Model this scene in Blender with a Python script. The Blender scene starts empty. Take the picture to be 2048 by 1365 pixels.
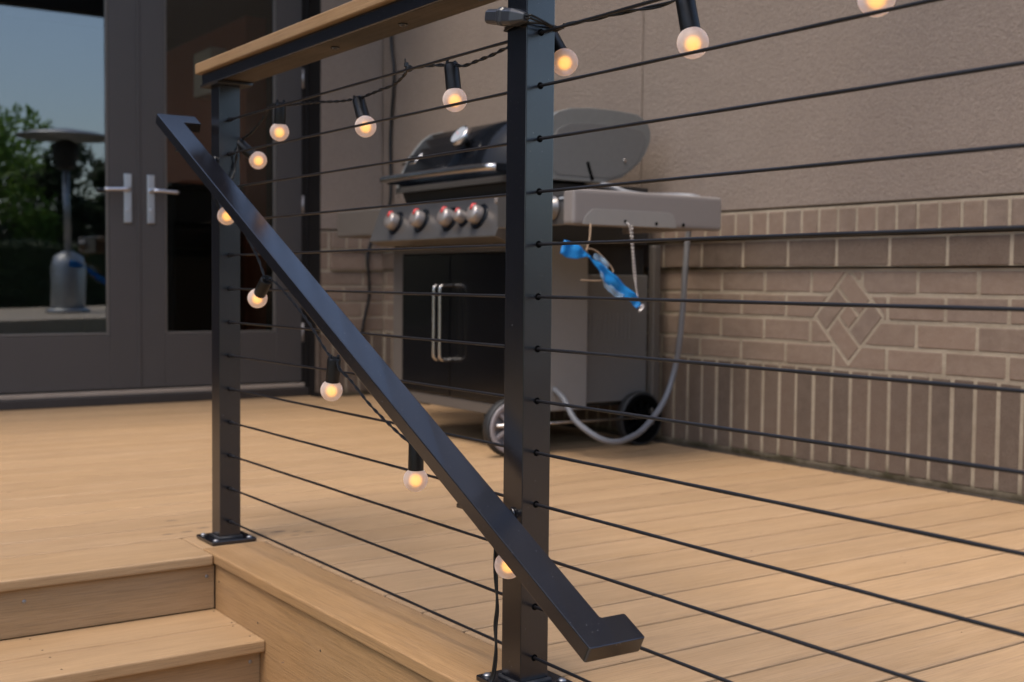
import bpy, bmesh, math, random
from mathutils import Vector, Matrix
random.seed(7)
R = math.radians
S = bpy.context.scene
COL = S.collection

# ------------------------------------------------------------------ camera, world, sun, exposure
cd = bpy.data.cameras.new('camera'); cam = bpy.data.objects.new('camera', cd); COL.objects.link(cam)
cam.matrix_world = Matrix(((0.567194, -0.045382, 0.822333, 1.45574),
                           (0.823528, 0.019548, -0.566939, -1.03204),
                           (0.009654, 0.998778, 0.04846, 0.60084), (0, 0, 0, 1)))
cd.sensor_width = 36.0; cd.lens = 42.52; cd.clip_start = 0.05; cd.clip_end = 300
cd.dof.use_dof = True; cd.dof.focus_distance = 1.78; cd.dof.aperture_fstop = 5.8; cd.dof.aperture_blades = 9
S.camera = cam

SUN_EL, SUN_AZ = 66, -68          # azimuth counted from +X towards +Y
world = bpy.data.worlds.new('World'); S.world = world; world.use_nodes = True
wn = world.node_tree; bg = wn.nodes['Background']
sky = wn.nodes.new('ShaderNodeTexSky'); sky.sky_type = 'NISHITA'; sky.sun_disc = False
sky.sun_elevation = R(SUN_EL); sky.sun_rotation = R(90 - SUN_AZ)
sky.air_density = 1.0; sky.dust_density = 2.6; sky.ozone_density = 1.4
wn.links.new(sky.outputs[0], bg.inputs[0]); bg.inputs[1].default_value = 0.14
sd = bpy.data.lights.new('sun', 'SUN'); sd.energy = 1.05; sd.angle = R(24); sd.color = (1.0, 0.89, 0.76)
sun = bpy.data.objects.new('sun', sd); COL.objects.link(sun)
sdir = Vector((math.cos(R(SUN_EL))*math.cos(R(SUN_AZ)), math.cos(R(SUN_EL))*math.sin(R(SUN_AZ)), math.sin(R(SUN_EL))))
sun.rotation_euler = sdir.to_track_quat('Z', 'Y').to_euler()
sun.location = (2, -2, 6)
S.view_settings.view_transform = 'Standard'; S.view_settings.look = 'None'
S.view_settings.exposure = 1.4; S.view_settings.gamma = 1.0; S.view_settings.use_curve_mapping = False
S.render.engine = 'CYCLES'
S.cycles.max_bounces = 10; S.cycles.transmission_bounces = 8; S.cycles.transparent_max_bounces = 16

# ------------------------------------------------------------------ material helpers
class NT:
    def __init__(s, name):
        s.m = bpy.data.materials.new(name); s.m.use_nodes = True
        s.t = s.m.node_tree; s.n = s.t.nodes; s.b = s.n['Principled BSDF']; s.out = s.n['Material Output']
    def node(s, ty, **k):
        n = s.n.new(ty)
        for a, v in k.items(): setattr(n, a, v)
        return n
    def link(s, a, b): s.t.links.new(a, b)
    def set(s, **k):
        for a, v in k.items():
            i = s.b.inputs[a.replace('_', ' ')]
            if hasattr(v, 'is_linked') or hasattr(v, 'links'): s.link(v, i)
            else: i.default_value = v
        return s
    def pos(s):
        return s.node('ShaderNodeNewGeometry').outputs['Position']
    def obj(s):
        return s.node('ShaderNodeTexCoord').outputs['Object']
    def mapping(s, vec, scale=(1, 1, 1), loc=None):
        n = s.node('ShaderNodeMapping'); s.link(vec, n.inputs[0]); n.inputs['Scale'].default_value = scale
        if loc is not None: s.link(loc, n.inputs['Location'])
        return n.outputs[0]
    def noise(s, vec, scale, detail=4, rough=.55, dist=0):
        n = s.node('ShaderNodeTexNoise'); s.link(vec, n.inputs['Vector'])
        n.inputs['Scale'].default_value = scale; n.inputs['Detail'].default_value = detail
        n.inputs['Roughness'].default_value = rough; n.inputs['Distortion'].default_value = dist
        return n.outputs['Fac']
    def ramp(s, fac, stops):
        n = s.node('ShaderNodeValToRGB'); s.link(fac, n.inputs[0]); e = n.color_ramp.elements
        while len(e) < len(stops): e.new(.5)
        for i, (p, c) in enumerate(stops):
            e[i].position = p; e[i].color = (c[0], c[1], c[2], 1) if not isinstance(c, (int, float)) else (c, c, c, 1)
        return n.outputs[0]
    def mix(s, fac, a, b, mode='MIX'):
        n = s.node('ShaderNodeMix', data_type='RGBA', blend_type=mode)
        for i, v in ((0, fac), (6, a), (7, b)):
            if hasattr(v, 'links'): s.link(v, n.inputs[i])
            elif isinstance(v, (int, float)): n.inputs[i].default_value = v
            else: n.inputs[i].default_value = (v[0], v[1], v[2], 1)
        return n.outputs[2]
    def math(s, op, a, b=0.0, c=None):
        n = s.node('ShaderNodeMath', operation=op)
        for i, v in enumerate((a, b) if c is None else (a, b, c)):
            if hasattr(v, 'links'): s.link(v, n.inputs[i])
            else: n.inputs[i].default_value = v
        return n.outputs[0]
    def rnd(s): return s.node('ShaderNodeObjectInfo').outputs['Random']
    def bump(s, h, dist, strength=1.0, prev=None):
        n = s.node('ShaderNodeBump'); s.link(h, n.inputs['Height'])
        n.inputs['Distance'].default_value = dist; n.inputs['Strength'].default_value = strength
        if prev is not None: s.link(prev, n.inputs['Normal'])
        s.link(n.outputs[0], s.b.inputs['Normal']); return n.outputs[0]

def rgb(v): return (v[0], v[1], v[2], 1)
def flat(name, col, rough=.5, metal=0., grain=0., gscale=60, spec=.5, coat=0., bumpd=0.):
    t = NT(name); t.set(Roughness=rough, Metallic=metal, Specular_IOR_Level=spec, Coat_Weight=coat)
    p = t.pos()
    if grain:
        f = t.noise(p, gscale, 5)
        t.set(Base_Color=t.mix(f, [c*(1-grain) for c in col], [min(1, c*(1+grain)) for c in col]))
    else: t.set(Base_Color=rgb(col))
    if bumpd: t.bump(t.noise(p, gscale*4, 3), bumpd)
    return t.m

STAINS = [(-1.482,-.031,1), (-1.327,-.091,1), (-1.333,-.046,1), (-1.356,.002,1), (-1.218,-.118,1.25), (-1.112,-.248,1.35),
          (-1.219,.138,1.2), (-1.2,.177,.8), (-1.179,.201,.8), (-1.161,.155,.7), (-1.122,-.078,.4), (-1.981,-.029,.7)]
def wood(name, axis, tone=(1,1,1), stains=False, streak=1.0):
    """capped composite board: brushed grain running along axis (0 = X, 1 = Y)"""
    t = NT(name); p = t.pos()
    off = t.node('ShaderNodeCombineXYZ'); r = t.rnd()
    t.link(t.math('MULTIPLY', r, 37.0), off.inputs[0]); t.link(t.math('MULTIPLY', r, 19.0), off.inputs[1]); t.link(t.math('MULTIPLY', r, 11.0), off.inputs[2])
    def m(along, across):
        sc = [across]*3; sc[axis] = along
        return t.mapping(p, sc, off.outputs[0])
    broad = t.noise(m(1.4, 22), 1.0, 4, .6, .4)
    mid = t.noise(m(3.6, 95), 1.0, 6, .7, .3)
    fine = t.noise(m(10, 420), 1.0, 4, .7)
    a = [c*k for c, k in zip((.322, .200, .098), tone)]; b = [c*k for c, k in zip((.40, .259, .138), tone)]
    g = [c*k for c, k in zip((.272, .180, .108), tone)]
    c0 = t.mix(t.ramp(broad, [(.3, 0), (.72, 1)]), a, b)
    c1 = t.mix(t.math('MULTIPLY', t.ramp(mid, [(.5, 0), (.75, 1)]), .55*streak), c0, g)
    c2 = t.mix(t.math('MULTIPLY', t.ramp(fine, [(.44, 0), (.66, 1)]), .6), c1, [x*.62 for x in a])
    br = t.math('MULTIPLY_ADD', r, .14, .93)
    c3 = t.mix(1.0, c2, (1, 1, 1), 'MULTIPLY'); n = c3.node
    cc = t.node('ShaderNodeCombineXYZ')
    for i in range(3): t.link(br, cc.inputs[i])
    t.link(cc.outputs[0], n.inputs[7])
    col = c3
    # faint scuffs and settled dust
    sp = t.noise(p, 300, 2, .5); col = t.mix(t.math('MULTIPLY', t.ramp(sp, [(.66, 0), (.72, 1)]), .4), col, (.15, .10, .065))
    big = t.noise(p, 2.3, 4, .6); col = t.mix(t.math('MULTIPLY', t.ramp(big, [(.4, 0), (.75, 1)]), .22), col, (.33, .225, .14))
    if stains:
        sep = t.node('ShaderNodeSeparateXYZ'); wob = t.noise(p, 90, 3); t.link(p, sep.inputs[0]); acc = None
        for x, y, s in STAINS:
            dx = t.math('DIVIDE', t.math('SUBTRACT', sep.outputs[0], x), .0085*s)
            dy = t.math('DIVIDE', t.math('SUBTRACT', sep.outputs[1], y), .019*s)
            d = t.math('ADD', t.math('MULTIPLY', dx, dx), t.math('MULTIPLY', dy, dy))
            f = t.math('MULTIPLY', t.math('SUBTRACT', t.math('MULTIPLY_ADD', wob, 1.6, .3), d), 1.3)
            acc = f if acc is None else t.math('MAXIMUM', acc, f)
        n = t.node('ShaderNodeClamp'); t.link(acc, n.inputs[0])
        col = t.mix(t.math('MULTIPLY', n.outputs[0], .8), col, (.12, .08, .05))
    t.set(Base_Color=col, Roughness=t.math('MULTIPLY_ADD', mid, .2, .5), Specular_IOR_Level=.35)
    b1 = t.bump(fine, .0009, .7); t.bump(mid, .0012, .5, b1)
    return t.m

M = {}
M['deck'] = wood('composite_deck', 1, stains=True)
M['deck_x'] = wood('composite_nosing', 0, (.86, .78, .64), streak=1.3)
M['deck_y'] = wood('composite_step', 1, (.92, .91, .88), streak=.9)
M['cap'] = wood('composite_cap', 0, (.80, .74, .66))
M['subrail'] = wood('dark_subrail', 0, (.045, .048, .055))  # board tone far darker than the cap

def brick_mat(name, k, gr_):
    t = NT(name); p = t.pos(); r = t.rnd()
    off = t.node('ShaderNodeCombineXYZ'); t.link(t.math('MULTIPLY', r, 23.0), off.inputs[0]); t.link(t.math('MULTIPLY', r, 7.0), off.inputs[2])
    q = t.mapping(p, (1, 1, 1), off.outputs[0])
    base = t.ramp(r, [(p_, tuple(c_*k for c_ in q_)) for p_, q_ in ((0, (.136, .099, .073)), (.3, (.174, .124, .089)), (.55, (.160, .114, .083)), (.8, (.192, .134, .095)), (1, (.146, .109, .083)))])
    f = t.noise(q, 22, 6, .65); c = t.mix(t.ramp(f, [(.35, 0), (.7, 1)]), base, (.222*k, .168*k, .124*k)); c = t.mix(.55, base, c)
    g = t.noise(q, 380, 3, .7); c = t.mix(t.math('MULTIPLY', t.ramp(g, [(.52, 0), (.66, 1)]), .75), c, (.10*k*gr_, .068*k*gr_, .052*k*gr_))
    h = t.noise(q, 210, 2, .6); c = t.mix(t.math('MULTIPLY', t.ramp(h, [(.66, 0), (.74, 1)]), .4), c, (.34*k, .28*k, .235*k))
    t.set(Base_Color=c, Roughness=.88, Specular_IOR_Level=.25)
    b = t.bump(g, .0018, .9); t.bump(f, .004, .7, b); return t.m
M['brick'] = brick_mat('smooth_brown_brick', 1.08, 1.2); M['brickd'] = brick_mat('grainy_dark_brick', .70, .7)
def mortar_mat():
    t = NT('sandy_mortar'); p = t.pos(); f = t.noise(p, 60, 5, .7); g = t.noise(p, 420, 3, .7)
    c = t.mix(f, (.255, .212, .150), (.385, .325, .242)); c = t.mix(t.math('MULTIPLY', t.ramp(g, [(.5, 0), (.7, 1)]), .5), c, (.22, .17, .12))
    sep = t.node('ShaderNodeSeparateXYZ'); t.link(p, sep.inputs[0])
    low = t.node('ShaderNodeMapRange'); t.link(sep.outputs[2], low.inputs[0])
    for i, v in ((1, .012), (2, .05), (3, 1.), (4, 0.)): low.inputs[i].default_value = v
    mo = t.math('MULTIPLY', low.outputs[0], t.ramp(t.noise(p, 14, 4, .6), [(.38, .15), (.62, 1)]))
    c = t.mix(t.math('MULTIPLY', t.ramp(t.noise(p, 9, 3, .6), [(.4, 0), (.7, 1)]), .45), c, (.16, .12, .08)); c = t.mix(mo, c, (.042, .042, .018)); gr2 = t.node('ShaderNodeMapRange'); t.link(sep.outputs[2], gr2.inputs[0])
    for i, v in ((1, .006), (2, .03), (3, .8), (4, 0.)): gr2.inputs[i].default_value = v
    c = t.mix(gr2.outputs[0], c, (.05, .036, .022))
    t.set(Base_Color=c, Roughness=.95, Specular_IOR_Level=.1); b = t.bump(f, .006, .8); t.bump(g, .002, .8, b); return t.m
M['mortar'] = mortar_mat()
def stucco_mat():
    t = NT('taupe_stucco'); p = t.pos(); g = t.noise(p, 190, 4, .75); f = t.noise(p, 5, 4, .6); k = t.noise(p, 90, 3, .6)
    c = t.mix(f, (.212, .168, .131), (.256, .205, .163)); c = t.mix(t.math('MULTIPLY', t.ramp(g, [(.42, 0), (.62, 1)]), .6), c, (.135, .102, .084))
    wv = t.noise(t.mapping(p, (1.6, 1.6, .35)), 1.0, 5, .6); c = t.mix(t.math('MULTIPLY', t.ramp(wv, [(.42, 0), (.7, 1)]), .35), c, (.175, .135, .11)); t.set(Base_Color=c, Roughness=.92, Specular_IOR_Level=.2); b = t.bump(g, .0030, .8); t.bump(k, .004, .7, b); return t.m
M['stucco'] = stucco_mat()
def powder(name, col, rough):
    t = NT(name); p = t.pos(); f = t.noise(p, 9, 4); d = t.noise(p, 330, 2, .5)
    c = t.mix(f, [x*.85 for x in col], [x*1.2 for x in col])
    c = t.mix(t.math('MULTIPLY', t.ramp(d, [(.735, 0), (.76, 1)]), .5), c, (.25, .24, .23))
    t.set(Base_Color=c, Roughness=t.math('MULTIPLY_ADD', f, .12, rough), Specular_IOR_Level=.9, IOR=1.5)
    t.bump(t.noise(p, 900, 2), .00005, .4); return t.m
M['black'] = powder('black_powder_coat', (.0036, .0038, .0058), .18)
M['blackcable'] = flat('black_steel_cable', (.007, .0065, .0075), .42, spec=.35, grain=.3, gscale=300)
M['hole'] = flat('dark_hole', (.002, .002, .002), .9, spec=.05)
M['plastic'] = flat('black_plastic', (.013, .013, .013), .38, grain=.2)
M['socket'] = flat('black_brown_socket', (.008, .0068, .006), .42, grain=.2, spec=.3)
M['cord'] = flat('black_cord', (.006, .006, .006), .42, spec=.35)
M['plug'] = flat('dusty_grey_plug', (.020, .021, .025), .33, grain=.4, gscale=120, spec=.6)
M['screw'] = flat('zinc_screw', (.30, .30, .31), .45, 1.0)
M['weld'] = flat('black_weld', (.03, .03, .032), .3, grain=.3, gscale=200, bumpd=.002)
M['frame'] = flat('taupe_painted_frame', (.062, .054, .049), .45, grain=.06, gscale=8, spec=.35)
M['framedark'] = flat('dark_brown_frame', (.012, .0098, .0085), .6, grain=.1, gscale=8, spec=.2)
M['cladding'] = flat('darkened_cladding', (.022, .018, .016), .5, grain=.15, gscale=12)
M['bead'] = flat('glazing_bead', (.11, .095, .08), .4)
M['sill'] = flat('tan_sill', (.30, .235, .18), .45, grain=.2, gscale=25)
M['silldark'] = flat('dark_sill', (.028, .022, .019), .5, grain=.2, gscale=20)
M['nickel'] = flat('brushed_nickel', (.62, .62, .64), .3, 1.0, grain=.08, gscale=150)
M['steel'] = flat('stainless_steel', (.50, .48, .46), .27, 1.0, grain=.12, gscale=40)
M['steelpanel'] = flat('dusty_stainless_panel', (.17, .16, .15), .34, .75, grain=.15, gscale=25)
M['knob'] = flat('satin_knob_metal', (.30, .27, .25), .36, .6, grain=.05)
M['chrome'] = flat('chrome', (.75, .75, .76), .1, 1.0)
M['enamel'] = flat('black_enamel', (.005, .006, .008), .13, grain=.4, gscale=12, spec=.14)
M['doorblack'] = flat('black_door_enamel', (.0035, .0035, .004), .16, spec=.35)
M['cast'] = flat('grey_cast_aluminium', (.155, .155, .145), .42, .25, grain=.12, gscale=40)
M['capgrey'] = flat('grey_cast_aluminium_inset', (.125, .122, .115), .46, .2, grain=.12, gscale=60)
M['greypaint'] = flat('taupe_grill_paint', (.208, .194, .176), .42, grain=.06, gscale=30)
M['greypaint2'] = flat('dark_taupe_grill_paint', (.112, .105, .096), .42, grain=.06, gscale=30)
M['frontpaint'] = flat('dark_taupe_front_paint', (.085, .074, .064), .42, grain=.08, gscale=30)
M['shelf'] = flat('taupe_shelf_plastic', (.182, .160, .145), .5, grain=.05, gscale=200, bumpd=.0004)
M['dark'] = flat('dark_recess', (.012, .010, .008), .7)
M['red'] = flat('red_indicator', (.55, .03, .03), .35)
M['dial'] = flat('dial_face', (.30, .32, .34), .25)
M['rubber'] = flat('black_rubber', (.012, .012, .012), .6)
M['wheelgrey'] = flat('grey_wheel_plastic', (.24, .215, .215), .42, grain=.08, gscale=40)
M['hose'] = flat('grey_hose', (.15, .152, .158), .38)
M['twine'] = flat('tan_twine', (.32, .22, .14), .8)
M['chain'] = flat('ball_chain', (.52, .49, .47), .3, .8)
M['moss'] = flat('mossy_ledger', (.030, .021, .014), .9, grain=.5, gscale=60, bumpd=.004)
M['joist'] = flat('treated_joist', (.035, .022, .013), .9, grain=.3, gscale=20)
M['canvas'] = flat('black_awning_canvas', (.012, .012, .014), .8, grain=.2)
M['intwall'] = flat('interior_wall', (.10, .10, .085), .8)
M['redwall'] = flat('interior_rust_wall', (.42, .11, .05), .7, grain=.05, gscale=3)
M['intfloor'] = flat('interior_floor', (.06, .04, .03), .3)
M['shade'] = flat('white_lamp_shade', (.95, .84, .80), .6)
M['sofa'] = flat('black_leather', (.006, .006, .006), .35)
M['bark'] = flat('bark', (.09, .065, .045), .9, grain=.3, gscale=20)
M['stone'] = flat('pale_terrace_stone', (.40, .33, .25), .8, grain=.15, gscale=5)
M['skirt'] = flat('silver_heater_body', (.34, .35, .36), .42, .8)
def leafmat(name, a, b):
    t = NT(name); p = t.pos(); f = t.noise(p, 1.7, 3); g = t.noise(p, 25, 2)
    c = t.mix(t.ramp(t.math('MULTIPLY_ADD', g, .5, t.math('MULTIPLY', f, .6)), [(.35, 0), (.75, 1)]), a, b)
    t.set(Base_Color=c, Roughness=.55, Specular_IOR_Level=.3)
    tr = t.node('ShaderNodeBsdfTranslucent'); t.link(c, tr.inputs[0]); mx = t.node('ShaderNodeMixShader'); mx.inputs[0].default_value = .35
    t.link(t.b.outputs[0], mx.inputs[1]); t.link(tr.outputs[0], mx.inputs[2]); t.link(mx.outputs[0], t.out.inputs[0]); return t.m
M['leaf'] = leafmat('bright_leaf', (.07, .14, .015), (.19, .33, .04))
M['leafd'] = leafmat('dark_leaf', (.012, .026, .008), (.03, .06, .014))
def ground_mat(name, a, b, s):
    t = NT(name); p = t.pos(); f = t.noise(p, s, 6, .65); t.set(Base_Color=t.mix(f, a, b), Roughness=.95); t.bump(t.noise(p, s*12, 3), .01); return t.m
M['lawn'] = ground_mat('lawn', (.03, .055, .015), (.07, .1, .03), 2)
M['paver'] = ground_mat('paving', (.26, .21, .16), (.36, .3, .23), 3)
def glass_mat(name, ior):
    t = NT(name); fr = t.node('ShaderNodeFresnel'); fr.inputs[0].default_value = ior
    g = t.node('ShaderNodeBsdfGlossy'); g.inputs['Roughness'].default_value = .0; g.inputs[0].default_value = (.93, .97, 1, 1)
    tr = t.node('ShaderNodeBsdfTransparent'); tr.inputs[0].default_value = (.64, .64, .61, 1)
    # the panes are slightly bowed: a long shallow wave in the glass
    bp = t.node('ShaderNodeBump'); bp.inputs['Distance'].default_value = .02; bp.inputs['Strength'].default_value = .07
    t.link(t.noise(t.mapping(t.pos(), (1, 1, 1.2)), 1.1, 1, .3), bp.inputs['Height']); t.link(bp.outputs[0], g.inputs['Normal'])
    mx = t.node('ShaderNodeMixShader'); t.link(fr.outputs[0], mx.inputs[0]); t.link(tr.outputs[0], mx.inputs[1]); t.link(g.outputs[0], mx.inputs[2])
    t.link(mx.outputs[0], t.out.inputs[0]); return t.m
M['glass'] = glass_mat('window_glass', 2.1); M['glass2'] = glass_mat('low_ior_glass', 1.52)  # right pane has a lower index than the left
def bulb_mat():
    t = NT('frosted_bulb'); t.set(Base_Color=(.98, .93, .92, 1), Roughness=.5, Transmission_Weight=1.0, IOR=1.5)
    tl = t.node('ShaderNodeBsdfTranslucent'); tl.inputs[0].default_value = (.95, .88, .83, 1)
    df = t.node('ShaderNodeBsdfDiffuse'); df.inputs[0].default_value = (.92, .87, .83, 1)
    a = t.node('ShaderNodeMixShader'); a.inputs[0].default_value = .5; t.link(tl.outputs[0], a.inputs[1]); t.link(df.outputs[0], a.inputs[2])
    lw = t.node('ShaderNodeLayerWeight'); lw.inputs[0].default_value = .5
    f = t.math('MULTIPLY_ADD', lw.outputs['Facing'], .42, .38)
    mx = t.node('ShaderNodeMixShader'); t.link(f, mx.inputs[0]); t.link(t.b.outputs[0], mx.inputs[1]); t.link(a.outputs[0], mx.inputs[2])
    t.link(mx.outputs[0], t.out.inputs[0]); return t.m
M['bulb'] = bulb_mat()
def glow_mat():
    t = NT('warm_filament'); e = t.node('ShaderNodeEmission'); e.inputs[0].default_value = (1.0, .43, .07, 1); e.inputs[1].default_value = 1.0
    t.link(e.outputs[0], t.out.inputs[0]); return t.m
M['glow'] = glow_mat()
def film_mat():
    t = NT('blue_plastic_film'); p = t.pos(); f = t.noise(p, 45, 4, .6, 1.5)
    t.set(Base_Color=t.mix(t.ramp(f, [(.55, 0), (.7, 1)]), (.015, .27, .60), (.06, .42, .74)), Roughness=.34, Specular_IOR_Level=.5)
    t.bump(f, .004, .8)
    tl = t.node('ShaderNodeBsdfTranslucent'); tl.inputs[0].default_value = (.02, .35, .85, 1); mx = t.node('ShaderNodeMixShader'); mx.inputs[0].default_value = .45
    t.link(t.b.outputs[0], mx.inputs[1]); t.link(tl.outputs[0], mx.inputs[2]); t.link(mx.outputs[0], t.out.inputs[0]); return t.m
M['film'] = film_mat()
def film2_mat():
    t = NT('clear_film'); t.set(Base_Color=(.30, .45, .58, 1), Roughness=.25)
    tr = t.node('ShaderNodeBsdfTransparent'); mx = t.node('ShaderNodeMixShader'); mx.inputs[0].default_value = .38
    t.link(t.b.outputs[0], mx.inputs[2]); t.link(tr.outputs[0], mx.inputs[1]); t.link(mx.outputs[0], t.out.inputs[0]); return t.m
M['film2'] = film2_mat()

# ------------------------------------------------------------------ geometry helpers
def box(x0, x1, y0, y1, z0, z1, bev=0., bm=None, seg=1):
    b = bmesh.new()
    bmesh.ops.create_cube(b, size=1, matrix=Matrix.Translation(((x0+x1)/2, (y0+y1)/2, (z0+z1)/2)) @ Matrix.Diagonal((x1-x0, y1-y0, z1-z0, 1)))
    if bev: bmesh.ops.bevel(b, geom=list(b.edges), offset=bev, segments=seg, profile=.6, affect='EDGES')
    if bm is None: return b
    merge(bm, b); return bm
def merge(bm, b):
    me = bpy.data.meshes.new('t'); b.to_mesh(me); b.free(); bm.from_mesh(me); bpy.data.meshes.remove(me)
def prism(poly, axis, a, b_, bev=0., bm=None, seg=1):
    """poly: 2-D points in the two other axes (in XYZ order), extruded from a to b_ along axis"""
    b = bmesh.new()
    def mk(p, v):
        l = list(p); l.insert(axis, v); return Vector(l)
    lo = [b.verts.new(mk(p, a)) for p in poly]; hi = [b.verts.new(mk(p, b_)) for p in poly]; n = len(poly)
    b.faces.new(lo); b.faces.new(hi[::-1])
    for i in range(n): b.faces.new((lo[i], hi[i], hi[(i+1) % n], lo[(i+1) % n]))
    bmesh.ops.recalc_face_normals(b, faces=list(b.faces))
    if bev: bmesh.ops.bevel(b, geom=list(b.edges), offset=bev, segments=seg, profile=.6, affect='EDGES')
    if bm is None: return b
    merge(bm, b); return bm
def smooth_path(pts, k=6):
    P = [Vector(p) for p in pts]; out = []
    Q = [P[0]*2-P[1]] + P + [P[-1]*2-P[-2]]
    for i in range(1, len(Q)-2):
        for j in range(k):
            t = j/k; a, b, c, d = Q[i-1:i+3]
            out.append(.5*((2*b)+(c-a)*t+(2*a-5*b+4*c-d)*t*t+(3*b-a-3*c+d)*t**3))
    out.append(P[-1]); return out
def frames(P):
    T = [(P[min(i+1, len(P)-1)]-P[max(i-1, 0)]).normalized() for i in range(len(P))]
    n = T[0].orthogonal().normalized(); out = []
    for t in T:
        n = (n - t*n.dot(t)).normalized(); out.append((t, n, t.cross(n)))
    return out
def tube(P, r, n=8, bm=None, lobes=0, lob=.0, pitch=.04, rad=None):
    b = bm or bmesh.new(); P = [Vector(p) for p in P]; F = frames(P); rings = []; L = 0
    for i, (p, (t, u, v)) in enumerate(zip(P, F)):
        if i: L += (P[i]-P[i-1]).length
        rr = rad[i] if rad else r; tw = 2*math.pi*L/pitch if lobes else 0
        rings.append([b.verts.new(p + (u*math.cos(a)+v*math.sin(a))*rr*(1+lob*math.cos(lobes*a+tw))) for a in [2*math.pi*j/n for j in range(n)]])
    for A, B in zip(rings, rings[1:]):
        for j in range(n):
            f = b.faces.new((A[j], A[(j+1) % n], B[(j+1) % n], B[j])); f.smooth = True
    b.faces.new(rings[0][::-1]); b.faces.new(rings[-1]); return b
def twin(P, r=.0016, sep=.0016, pitch=.05, bm=None):
    """two thin wires twisted round one another"""
    b = bm or bmesh.new(); P = [Vector(p) for p in P]; F = frames(P)
    for s in (0, math.pi):
        L = 0; Q = []
        for i, (p, (t, u, v)) in enumerate(zip(P, F)):
            if i: L += (P[i]-P[i-1]).length
            a = 2*math.pi*L/pitch + s; Q.append(p + (u*math.cos(a)+v*math.sin(a))*sep)
        tube(Q, r, 6, b)
    return b
def lathe(prof, origin, axis, n=24, bm=None, smooth=True, ring=False):
    """prof: list of (radius, height); revolved about axis through origin"""
    b = bm or bmesh.new(); ax = Vector(axis).normalized(); u = ax.orthogonal().normalized(); v = ax.cross(u); o = Vector(origin); rings = []
    for r, h in prof:
        rings.append([b.verts.new(o+ax*h+(u*math.cos(a)+v*math.sin(a))*max(r, 1e-5)) for a in [2*math.pi*j/n for j in range(n)]])
    for A, B in zip(rings, rings[1:]):
        for j in range(n):
            f = b.faces.new((A[j], A[(j+1) % n], B[(j+1) % n], B[j])); f.smooth = smooth
    if ring:
        for j in range(n): b.faces.new((rings[-1][j], rings[-1][(j+1) % n], rings[0][(j+1) % n], rings[0][j]))
    else: b.faces.new(rings[0][::-1]); b.faces.new(rings[-1])
    bmesh.ops.recalc_face_normals(b, faces=list(b.faces)); return b
def sphere(c, r, n=24, bm=None, a0=0):
    pr = [(r*math.sin(t), -r*math.cos(t)) for t in [a0+(math.pi-a0)*i/(n//2) for i in range(n//2+1)]]
    return lathe(pr, c, (0, 0, 1), n, bm)

def base_of(o):
    return Vector(o.location) if o else Vector((0, 0, 0))
def world_loc(o):
    v = Vector((0, 0, 0))
    while o: v += o.location; o = o.parent
    return v
def obj(name, bm, mat, parent=None, kind=None, label=None, at=None):
    """link a bmesh given in world coordinates (or round `at`) as one mesh object"""
    if isinstance(bm, bmesh.types.BMesh):
        me = bpy.data.meshes.new(name); 
        pl = world_loc(parent)
        if at is None: bmesh.ops.translate(bm, verts=list(bm.verts), vec=-pl)
        bm.to_mesh(me); bm.free(); me.materials.append(mat)
    else: me = bm
    o = bpy.data.objects.new(name, me); COL.objects.link(o)
    if parent: o.parent = parent
    if at is not None: o.location = Vector(at)-world_loc(parent)
    if kind: o['kind'] = kind
    if label: o['label'] = label
    return o
def thing(name, loc, label=None, cat=None, group=None, kind=None):
    o = bpy.data.objects.new(name, None); COL.objects.link(o); o.location = loc; o.empty_display_size = .1
    if label: o['label'] = label
    if cat: o['category'] = cat
    if group: o['group'] = group
    if kind: o['kind'] = kind
    return o
def tag(o, label, cat, group=None):
    o['label'] = label; o['category'] = cat
    if group: o['group'] = group
    return o

# ------------------------------------------------------------------ ground and deck
GZ = -.5
obj('ground', box(-60, 60, -60, 60, GZ-.3, GZ), M['lawn'], kind='structure')
obj('patio', box(-.2, 4.8, -4, -.14, GZ-.05, GZ+.01), M['paver'], kind='structure')
XN = [-1.275+.1415*n for n in range(-22, 28)]           # board joints
deck = thing('deck', (0, 0, 0), kind='structure')
T = .0245
BM = {}
for a, b in zip(XN, XN[1:]):
    if b > 2.6 or a < -4.42: continue
    if b <= -1.27: y0 = -2.6
    elif a < -1.2: y0 = -.0785
    else: y0 = .0705
    key = round(y0, 3)
    if key not in BM:
        m = bpy.data.meshes.new('deck_board'); w = b-a; bb = box(-w/2+.0038, w/2-.0038, y0, 2.022, -T, 0, .0042, seg=3); bb.to_mesh(m); bb.free(); m.materials.append(M['deck']); BM[key] = m
    obj('deck_board', BM[key], None, deck, at=((a+b)/2, 0, 0))
obj('nosing_board', box(-1.2735, -1.066, -2.6, -.0795, -.0235, 0, .006, seg=3), M['deck_y'], deck)
obj('nosing_board', box(-1.1385, 2.6, -.078, .0665, -.0225, 0.0006, .005, seg=3), M['deck_x'], deck)
obj('fascia_board', box(-1.080, 2.6, -.071, -.050, -.30, -.0245, .0015), M['deck_x'], deck)
obj('fascia_board', box(-1.080, 2.6, -.071, -.050, GZ, -.304, .0015), M['deck_x'], deck)
obj('under_deck_sheet', box(-4.5, 2.6, -.045, 2.03, -.2, -T-.004, bm=box(-4.5, -1.11, -2.6, -.04, -.2, -T-.004)), M['joist'], deck)  # solid dark sheet added under the boards to block light in the gaps
obj('rim_joist', box(-1.27, -1.095, -2.58, -.06, GZ, -.03), M['joist'], deck)

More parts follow.
